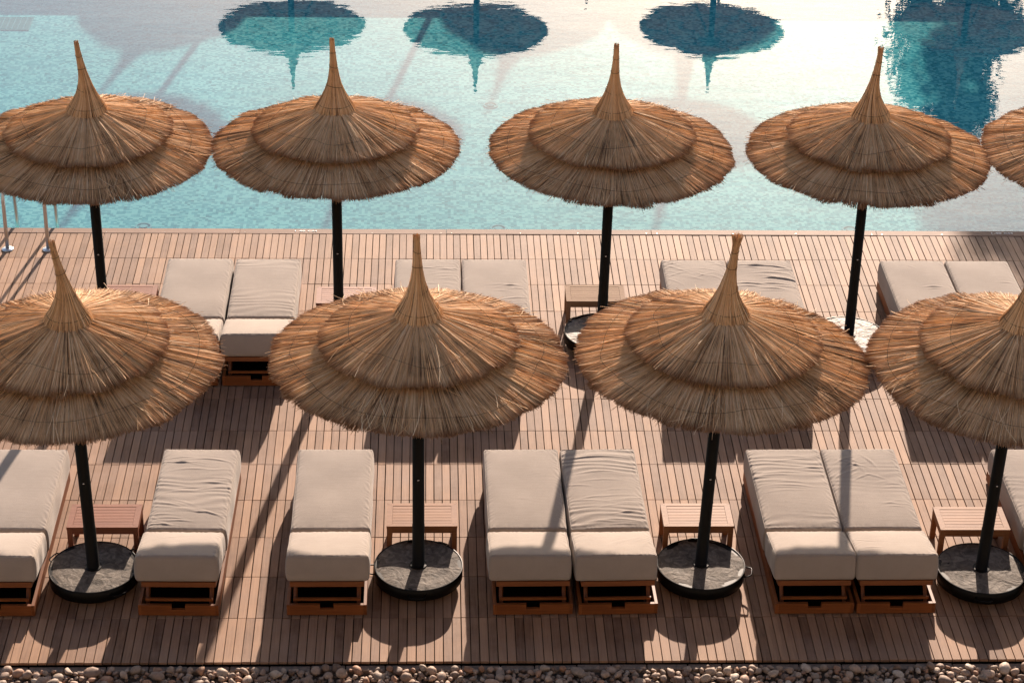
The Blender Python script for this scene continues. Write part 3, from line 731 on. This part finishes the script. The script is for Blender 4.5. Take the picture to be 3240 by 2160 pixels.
    Q2.append(np.array(P[0])); Q2 = np.array(Q2)
    z_ = zz + 0.0012 * np.sin(Q2[:, 0] * 37 + Q2[:, 1] * 29 + seed)
    mbp = MB(); mbp.tube(np.c_[Q2, z_], 0.0034, 6, False)
    return me, mbp.mesh('piping', True)
def strokes(seed, n, cx=(-.9, .9), cy=(-.9, .9), L=(.08, .22), wd=(.008, .016), amp=(.003, .008), ang=(-.25, .25)):
    g = np.random.default_rng(seed)
    return [(g.uniform(*cx), g.uniform(*cy), g.uniform(*L), g.uniform(*wd), g.uniform(*amp), g.uniform(*ang)) for _ in range(n)]
W_F = 0.68
def rotm(ax_, ang, piv):
    return np.array(Matrix.Translation(piv) @ Matrix.Rotation(ang, 4, ax_) @ Matrix.Translation([-v for v in piv]))
# shared wooden parts, front face at y=0, far end at y=2.10
b = 0.028; h0, h1 = 0.014, 0.118; w2 = W_F / 2
mb = MB(); mb.box(-w2, -w2 + b, 0.0, 2.10, h0, h1, ch=0.002); ME_SIDE_L = mb.mesh('side_board')
mb = MB(); mb.box(w2 - b, w2, 0.0, 2.10, h0, h1, ch=0.002); ME_SIDE_R = mb.mesh('side_board')
mb = MB(); nw = 0.058
mb.box(-w2 + b, -nw, 0.001, b, h0, h1 - 0.001, rnd=.4); mb.box(nw, w2 - b, 0.001, b, h0, h1 - 0.001, rnd=.4); mb.box(-nw, nw, 0.001, b, h0, h1 - 0.046, rnd=.4)
ME_FRONT = mb.mesh('front_board')
mb = MB(); mb.box(-w2 + b, w2 - b, 2.10 - b, 2.099, h0, h1 - 0.001); ME_BACKB = mb.mesh('rear_board')
mb = MB()
for yy in np.arange(0.78, 2.05, 0.085): mb.box(-w2 + b, w2 - b, yy, yy + 0.06, h1 - 0.025, h1 - 0.006)
mb.box(-w2 + b, w2 - b, 0.70, 0.75, 0.03, h1 - 0.004); ME_SLAT = mb.mesh('slat_platform')
mb = MB(); mb.box(-w2 + b, w2 - b, b, 0.70, 0.016, 0.024); ME_SHADE = mb.mesh('shade_panel')  # dark panel added in place of the shade inside the lounger base
mb = MB()
for sx in (-1, 1):
    for yy in (0.10, 1.05, 2.0): mb.box(sx * (w2 - 0.03) - 0.022, sx * (w2 - 0.03) + 0.022, yy - 0.03, yy + 0.03, 0.0, 0.0135)
ME_FEET = mb.mesh('foot_pad')
def backrest_meshes(ang):
    Mx = rotm('X', -ang, (0, 0.72, 0.105))
    mb = MB(); z0_, z1_ = 0.10, 0.145; ww = 0.315
    y_a, y_b = 0.08, 0.72
    mb.box(-ww, ww, y_a, y_a + 0.035, z0_, z1_, Mx, ch=0.002, rnd=.55)
    mb.box(-ww, -ww + 0.035, y_a + 0.035, y_b, z0_, z1_, Mx, ch=0.002, rnd=.5); mb.box(ww - 0.035, ww, y_a + 0.035, y_b, z0_, z1_, Mx, ch=0.002, rnd=.6)
    for yy in np.arange(y_a + 0.06, y_b, 0.085): mb.box(-ww + 0.035, ww - 0.035, yy, yy + 0.06, z1_ - 0.02, z1_ - 0.003, Mx, rnd=.3)
    f1 = mb.mesh('backrest_frame')
    mb = MB()   # prop: U-frame hanging from the lip into the box
    p = (Mx @ np.array([0, y_a + 0.12, z0_, 1]))[:3]; q_ = np.array([0, 0.085, 0.06])
    for sx in (-1, 1):
        d_ = q_ - p; L_ = np.linalg.norm(d_)
        mb.tube([(sx * 0.27, p[1], p[2]), (sx * 0.27, q_[1], q_[2])], 0.019, 4)
    mb.box(-0.285, 0.285, 0.062, 0.080, 0.118, 0.142, rnd=.5)
    return f1, mb.mesh('support_prop'), Mx
for me_, m_ in ((ME_SIDE_L, M_teak), (ME_SIDE_R, M_teak), (ME_FRONT, M_teakx), (ME_BACKB, M_teakx), (ME_SLAT, M_teakx), (ME_SHADE, M_shade), (ME_FEET, M_rubber)): me_.materials.append(m_)
BR_ANG = math.radians(12.5)
BRF, BRP, BRM = backrest_meshes(BR_ANG)
BRF.materials.append(M_teakx); BRP.materials.append(M_teakx)
def lounger(x, y, label, group, seed, sm=(), sb=(), fine=0.0, fineb=0.0, bulge=0.014, crot=0.0, soft=0.026, dx=0.0, rz=0.0):
    root = empty('sun_lounger', (x, y, 0), rz); tag(root, label, 'sun lounger', group)
    link('side_board', ME_SIDE_L, None, root); link('side_board', ME_SIDE_R, None, root); link('front_board', ME_FRONT, None, root)
    link('rear_board', ME_BACKB, None, root); link('slat_platform', ME_SLAT, None, root); link('shade_panel', ME_SHADE, None, root); link('foot_pad', ME_FEET, None, root)
    link('backrest_frame', BRF, None, root); link('support_prop', BRP, None, root)
    m1 = cushion_mesh(0.69, 1.315, 0.250, soft, bulge, seed, sm, 0.0022, 0.010, fine, 'seat_cushion')
    o = link('seat_cushion', m1[0], M_fabric, root); link('piping', m1[1], M_fabric, o); o.location = (dx, 0.765, h1 + 0.004); o.rotation_euler = (0, 0, crot)
    m2 = cushion_mesh(0.695, 0.560, 0.235, soft, 0.010, seed + 50, sb, 0.0022, 0.010, fineb, 'backrest_cushion')
    o2 = link('backrest_cushion', m2[0], M_fabric, root); link('piping', m2[1], M_fabric, o2)
    o2.matrix_local = Matrix([list(r) for r in BRM]) @ Matrix.Translation((dx * 1.5, 0.078, 0.147)) @ Matrix.Rotation(-crot, 4, 'Z')
    return root
GL1, GL2 = 'sun loungers in the row nearest the stones', 'sun loungers in the row beside the pool'
w_s = strokes
lounger(-3.72, -7.25, 'smooth beige lounger cut by the left photo edge, in the row nearest the stones', GL1, 1, dx=0.0)
lounger(-2.17, -7.25, 'lone beige lounger with a badly creased seat cushion right of the leftmost front umbrella base', GL1, 2,
        w_s(2, 16, cy=(-.9, -.35), amp=(.003, .007), ang=(-.5, .1)) + w_s(3, 14, cy=(-.2, .92), L=(.14, .26), amp=(.003, .009), ang=(-.15, .12)), w_s(4, 3, amp=(.001, .002)), fine=0.002, soft=0.026, dx=-0.01, crot=-0.004, rz=-0.016)
lounger(-0.914, -7.25, 'lone smooth beige lounger left of the second front umbrella base', GL1, 3, dx=0.005)
lounger(0.843, -7.25, 'left smooth lounger of the middle front pair, pole shadow crossing its foot', GL1, 4, w_s(40, 2, amp=(.001, .002)), dx=-0.018, rz=0.010)
lounger(1.572, -7.25, 'right lounger of the middle front pair with rippled cushions touching the umbrella base', GL1, 5,
        w_s(5, 30, cy=(-.9, .9), L=(.12, .30), wd=(.009, .015), amp=(.002, .006), ang=(-.12, .18)), w_s(6, 9, cy=(-.4, .8), L=(.08, .2), amp=(.002, .005), ang=(.3, 1.0)), fine=0.003, fineb=0.0015, soft=0.022, dx=-0.012, rz=0.022)
lounger(3.260, -7.25, 'left lounger of the right front pair with creases across its upper seat cushion', GL1, 6,
        w_s(7, 20, cy=(-.1, .8), L=(.14, .30), wd=(.010, .018), amp=(.002, .005), ang=(-.12, .12)), fine=0.0022, soft=0.026, rz=0.006)
lounger(3.967, -7.25, 'right lounger of the right front pair with star-shaped folds in its seat cushion', GL1, 7,
        w_s(8, 9, cx=(-.7, -.1), cy=(.2, .7), L=(.10, .22), wd=(.009, .014), amp=(.003, .007), ang=(.3, 1.1)) + w_s(9, 7, cx=(-.3, .3), cy=(.1, .7), L=(.08, .2), amp=(.003, .006), ang=(-1.2, -.4)) + w_s(10, 8, cx=(.3, .9), cy=(-.6, .2), L=(.06, .14), amp=(.002, .005)),
        w_s(11, 5, cx=(-.9, -.4), amp=(.002, .004)), fine=0.001, soft=0.022, rz=0.008)
lounger(5.555, -7.25, 'beige lounger cut by the right photo edge, beside the rightmost front table', GL1, 8, w_s(12, 6, amp=(.002, .004)), fine=0.001, soft=0.03)
lounger(-2.500, -3.42, 'left smooth lounger of the leftmost poolside pair, half hidden by straw', GL2, 9, w_s(13, 2, amp=(.001, .002)))
lounger(-1.772, -3.42, 'right lounger of the leftmost poolside pair with visible notched front board', GL2, 10, (), (), 0.0015)
lounger(-0.062, -3.42, 'left lounger of the second poolside pair with fine creases, mostly behind a straw spire', GL2, 11, w_s(14, 14, cx=(0, .9), cy=(.0, .85), L=(.08, .2), amp=(.002, .006)), soft=0.022)
lounger(0.643, -3.42, 'right lounger of the second poolside pair with long folds low on its cushion', GL2, 12, w_s(15, 9, cx=(.0, .8), cy=(-.6, .1), L=(.14, .28), amp=(.003, .007)), soft=0.022, dx=0.01)
lounger(2.810, -3.42, 'left lounger of the third poolside pair with crossing shallow folds', GL2, 13, w_s(16, 22, cy=(.1, .95), L=(.08, .22), amp=(.002, .006), ang=(-.8, .5)), soft=0.022)
lounger(3.515, -3.42, 'right lounger of the third poolside pair with the deepest dark folds', GL2, 14, w_s(17, 18, cx=(-.5, .9), cy=(-.1, .8), L=(.14, .30), wd=(.012, .02), amp=(.005, .012), ang=(-.3, .15)), soft=0.022, dx=0.01)
lounger(5.195, -3.42, 'left lounger of the rightmost poolside pair with one small pinch in its cushion', GL2, 15, [(.35, .05, .12, .016, .009, -.05), (.35, -.02, .10, .012, .006, .05), (-.1, .75, .08, .012, .004, -.7)], soft=0.026)
lounger(5.905, -3.42, 'right lounger of the rightmost poolside pair, partly in soft shade', GL2, 16, [(.6, .2, .10, .014, .006, -.1)], soft=0.026)

# ---------------------------------------------------------------- tables
def table_meshes():
    W, D, H = 0.625, 0.365, 0.315; out = []
    mb = MB(); t_ = 0.022; fb = 0.052; w_, d_ = W / 2, D / 2
    # mitred border: 4 trapezoid boards
    def trap(p): 
        V = [(x, y, H - t_) for x, y in p] + [(x, y, H) for x, y in p]
        mb.add(V, [(0, 3, 2, 1), (4, 5, 6, 7), (0, 1, 5, 4), (1, 2, 6, 5), (2, 3, 7, 6), (3, 0, 4, 7)])
    g_ = 0.0012
    trap([(-w_, -d_), (w_, -d_), (w_ - fb - g_, -d_ + fb - g_ * 8), (-w_ + fb + g_, -d_ + fb - g_ * 8)]); trap([(w_, d_), (-w_, d_), (-w_ + fb, d_ - fb * .75), (w_ - fb, d_ - fb * .75)])
    trap([(w_, -d_ + g_ * 2), (w_, d_ - g_ * 2), (w_ - fb, d_ - fb * .75 - g_), (w_ - fb, -d_ + fb + g_ * .5 - .010)]); trap([(-w_, d_ - g_ * 2), (-w_, -d_ + g_ * 2), (-w_ + fb, -d_ + fb + g_ * .5 - .010), (-w_ + fb, d_ - fb * .75 - g_)])
    frame = mb.mesh('top_border')
    mb = MB(); ya, yb = -d_ + fb - 0.007, d_ - fb * .75 - 0.004; n_ = 6; st = (yb - ya) / n_
    for i in range(n_): mb.box(-w_ + fb + .002, w_ - fb - .002, ya + i * st + .0025, ya + (i + 1) * st - .0025, H - 0.02, H - 0.002)
    slats = mb.mesh('slats')
    mb = MB(); i_ = 0.004; z0_, z1_ = H - 0.075, H - t_ - .0005
    mb.box(-w_ + .045, w_ - .045, -d_ + i_, -d_ + i_ + .02, z0_, z1_); mb.box(-w_ + .045, w_ - .045, d_ - i_ - .02, d_ - i_, z0_, z1_)
    mb.box(-w_ + i_, -w_ + i_ + .02, -d_ + .045, d_ - .045, z0_, z1_); mb.box(w_ - i_ - .02, w_ - i_, -d_ + .045, d_ - .045, z0_, z1_)
    apron = mb.mesh('apron')
    legs = []
    for sx in (-1, 1):
        for sy in (-1, 1):
            mb = MB(); cx, cy = sx * (w_ - 0.0245), sy * (d_ - 0.0245)
            mb.box(cx - .022, cx + .022, cy - .022, cy + .022, 0.0, z1_, ch=.002); legs.append(mb.mesh('leg'))
    return frame, slats, apron, legs
TBL = table_meshes()
def table(x, y, mat, label, group, rz=0.0):
    root = empty('side_table', (x, y, 0), rz); tag(root, label, 'side table', group)
    def L(n, me):
        me = me.copy(); me.materials.clear(); return link(n, me, mat, root)
    L('top_border', TBL[0]); L('slats', TBL[1]); L('apron', TBL[2])
    for m in TBL[3]: L('leg', m)
    return root
GT1, GT2 = 'slatted side tables in the row nearest the stones', 'slatted side tables in the row beside the pool'
table(-2.910, -6.185, M_table_red, 'reddish-brown slatted side table behind the leftmost front umbrella base', GT1)
table(-0.108, -6.175, M_table, 'orange-brown slatted side table right of the lone smooth lounger', GT1)
table(2.345, -6.182, M_table, 'pale slatted side table between the two front lounger pairs', GT1)
table(4.805, -6.245, M_table, 'honey-coloured slatted side table at the right photo edge in front row', GT1, -0.004)
table(-3.215, -2.030, M_table_red, 'dusky red slatted side table left of the leftmost poolside lounger pair', GT2)
table(-0.915, -2.060, M_table_red, 'dusky red slatted side table between the two left poolside lounger pairs', GT2)
table(1.708, -2.004, M_table_pale, 'bleached pale slatted side table behind the third poolside umbrella pole', GT2)

# ---------------------------------------------------------------- ladder
def arc_path():
    P = [(-0.42, 0.0), (-0.415, 0.30), (-0.405, 0.58)]
    for t_ in np.linspace(0, PI * 0.86, 12): P.append((-0.405 + 0.27 * (1 - math.cos(t_)), 0.58 + 0.24 * math.sin(t_)))
    P += [(0.205, 0.42), (0.235, 0.10), (0.245, -0.2), (0.245, -0.48)]
    return P
lad = empty('pool_ladder', (-4.52, -0.42, 0)); tag(lad, 'stainless steel pool ladder handrails at the pool edge behind the leftmost umbrella', 'ladder')
for dx in (-0.225, 0.225):
    mb = MB(); mb.tube([(dx, y_ + 0.42, z_) for y_, z_ in arc_path()], 0.0215, 14); mb.build('handrail', M_steel, lad, True)
    mb = MB(); mb.lathe([(0.0, 0.016), (0.03, 0.016), (0.040, 0.012), (0.062, 0.009), (0.066, 0.003), (0.066, 0.0)], 28, (dx, 0.0, 0.003)); mb.build('floor_flange', M_steel, lad, True)
for z_ in (-0.2, -0.42):
    mb = MB(); mb.box(-0.21, 0.21, 0.635, 0.70, z_ - 0.012, z_ + 0.012, ch=.004); mb.build('tread', M_steel, lad)

# ---------------------------------------------------------------- floor inlets, drain
proto = None
def inlet(x, y):
    global proto
    o = empty('floor_inlet', (x, y, Z_F)); tag(o, 'round pale inlet cover on the pool floor', 'floor inlet', 'round inlet covers set in a grid on the pool floor')
    if proto is None:
        mb = MB(); mb.lathe([(0.0, 0.012), (0.045, 0.012), (0.05, 0.008)], 24); a_ = mb.mesh('cover_disc'); a_.materials.append(M_plastic)
        mb = MB(); mb.lathe([(0.075, 0.0), (0.078, 0.01), (0.10, 0.01), (0.105, 0.0)], 28); b_ = mb.mesh('cover_ring'); b_.materials.append(M_plastic)
        proto = (a_, b_)
    link('cover_disc', proto[0], None, o); link('cover_ring', proto[1], None, o)
INLETS = []
def unproj(px, py, z):        # used once to read positions off the photograph, in metres
    f_ = 6956.2; d = np.array([(px - 1620) / f_, -(py - 1080) / f_, 1.0]) @ np.array([R0, U0, F0]); t_ = (z - 11.27794) / d[2]
    return np.array([-0.05797, -22.45136, 11.27794]) + d * t_
IN_POS = [(-3.47, 4.86), (-3.45, 1.18), (-3.52, 8.50), (0.78, 4.86), (0.785, 1.16), (0.76, 8.50), (5.03, 1.16), (5.05, 8.50)]
IL = ['nearest the pool ladder', 'behind the leftmost umbrella', 'in the leftmost reflection area']
for p in IN_POS: inlet(*p)
mb = MB()
for i in range(13): mb.box(-0.25, 0.25, -0.25 + i * 0.0405, -0.25 + i * 0.0405 + 0.014, 0.0, 0.012)
for i in range(7): mb.box(-0.25 + i * 0.081, -0.25 + i * 0.081 + 0.014, -0.25, 0.25, 0.001, 0.010)
dr = mb.build('drain_grate', M_plastic); dr.location = (-6.05, 7.72, Z_F); tag(dr, 'square pale drain grate on the pool floor at the upper left', 'drain grate')

# ---------------------------------------------------------------- beyond the pool: tree and low building (seen in reflection / as shade)
def tree():
    root = empty('leafy_tree', (9.62, 16.9, 0)); tag(root, 'leafy tree across the pool, seen as the tall ragged reflection at the right', 'tree')
    g = np.random.default_rng(9); mb = MB()
    mb.tube([(0, 0, -0.1), (0.05, 0, 1.2), (0.15, 0.05, 2.6), (0.35, 0, 4.2), (0.55, 0, 5.6)], [0.17, 0.14, 0.11, 0.07, 0.03], 12)
    for i in range(16):
        z = g.uniform(1.5, 5.0); a_ = g.uniform(0, 2 * PI); L = 1.2 * (1 - (z - 1.5) / 5) + 0.2; x_ = 0.05 + 0.1 * z
        mb.tube([(x_, 0, z), (x_ + L * .5 * math.cos(a_), L * .5 * math.sin(a_), z + .3), (x_ + L * math.cos(a_), L * math.sin(a_), z + .45)], [.05, .03, .012], 6)
    mb.build('trunk', M_trunk, root, True)
    n = 14000; cl = []
    for i in range(110):
        z = g.uniform(1.6, 6.2); rmax = np.interp(z, [1.4, 2.5, 4.2, 5.5, 6.3], [0.8, 1.2, 1.05, 0.8, 0.15]); a_ = g.uniform(0, 2 * PI); r_ = rmax * math.sqrt(g.random())
        cl.append((0.1 * z + r_ * math.cos(a_), r_ * math.sin(a_), z, g.uniform(.16, .34)))
    cl = np.array(cl); k = g.integers(0, len(cl), n)
    P = cl[k, :3] + g.normal(size=(n, 3)) * cl[k, 3:4] * 0.62
    d1 = g.normal(size=(n, 3)); d1 /= np.linalg.norm(d1, axis=1)[:, None]; d2 = np.cross(d1, g.normal(size=(n, 3))); d2 /= np.linalg.norm(d2, axis=1)[:, None]
    s = g.uniform(.06, .11, (n, 1)); V = np.stack([P - d1 * s, P + d2 * s * .5, P + d1 * s, P - d2 * s * .5], 1).reshape(-1, 3)
    me = np_mesh('crown', V, [np.arange(n * 4).reshape(-1, 4)]); link('crown', me, M_leaf, root)
tree()

# assumed hotel, added unseen behind the camera so its sunlit facade bounces warm light
ho = empty('added_hotel_facade', (0.0, -24.6, 0)); tag(ho, 'assumed pale hotel facade with balcony slabs, added behind the viewpoint for warm bounce light, outside the frame', 'building')
mb = MB(); mb.box(-32, 34, -8.0, 0.0, -0.16, 19.0); mb.build('wall', M_wall, ho)
mb = MB()
for z_ in (3.2, 6.4, 9.5, 12.8, 16.0): mb.box(-31, 33, 0.002, 2.25, z_ - 0.10, z_)
sl = mb.build('balcony_slab', M_wall, ho)
for z_ in (0.1, 3.3, 6.5, 9.6, 12.9, 16.1):
    mb = MB()
    for xx in np.arange(-29.5, 31, 5.2): mb.box(xx, xx + 1.9, 0.001, 0.03, z_, z_ + 2.15)
    mb.build('window', M_black, ho)
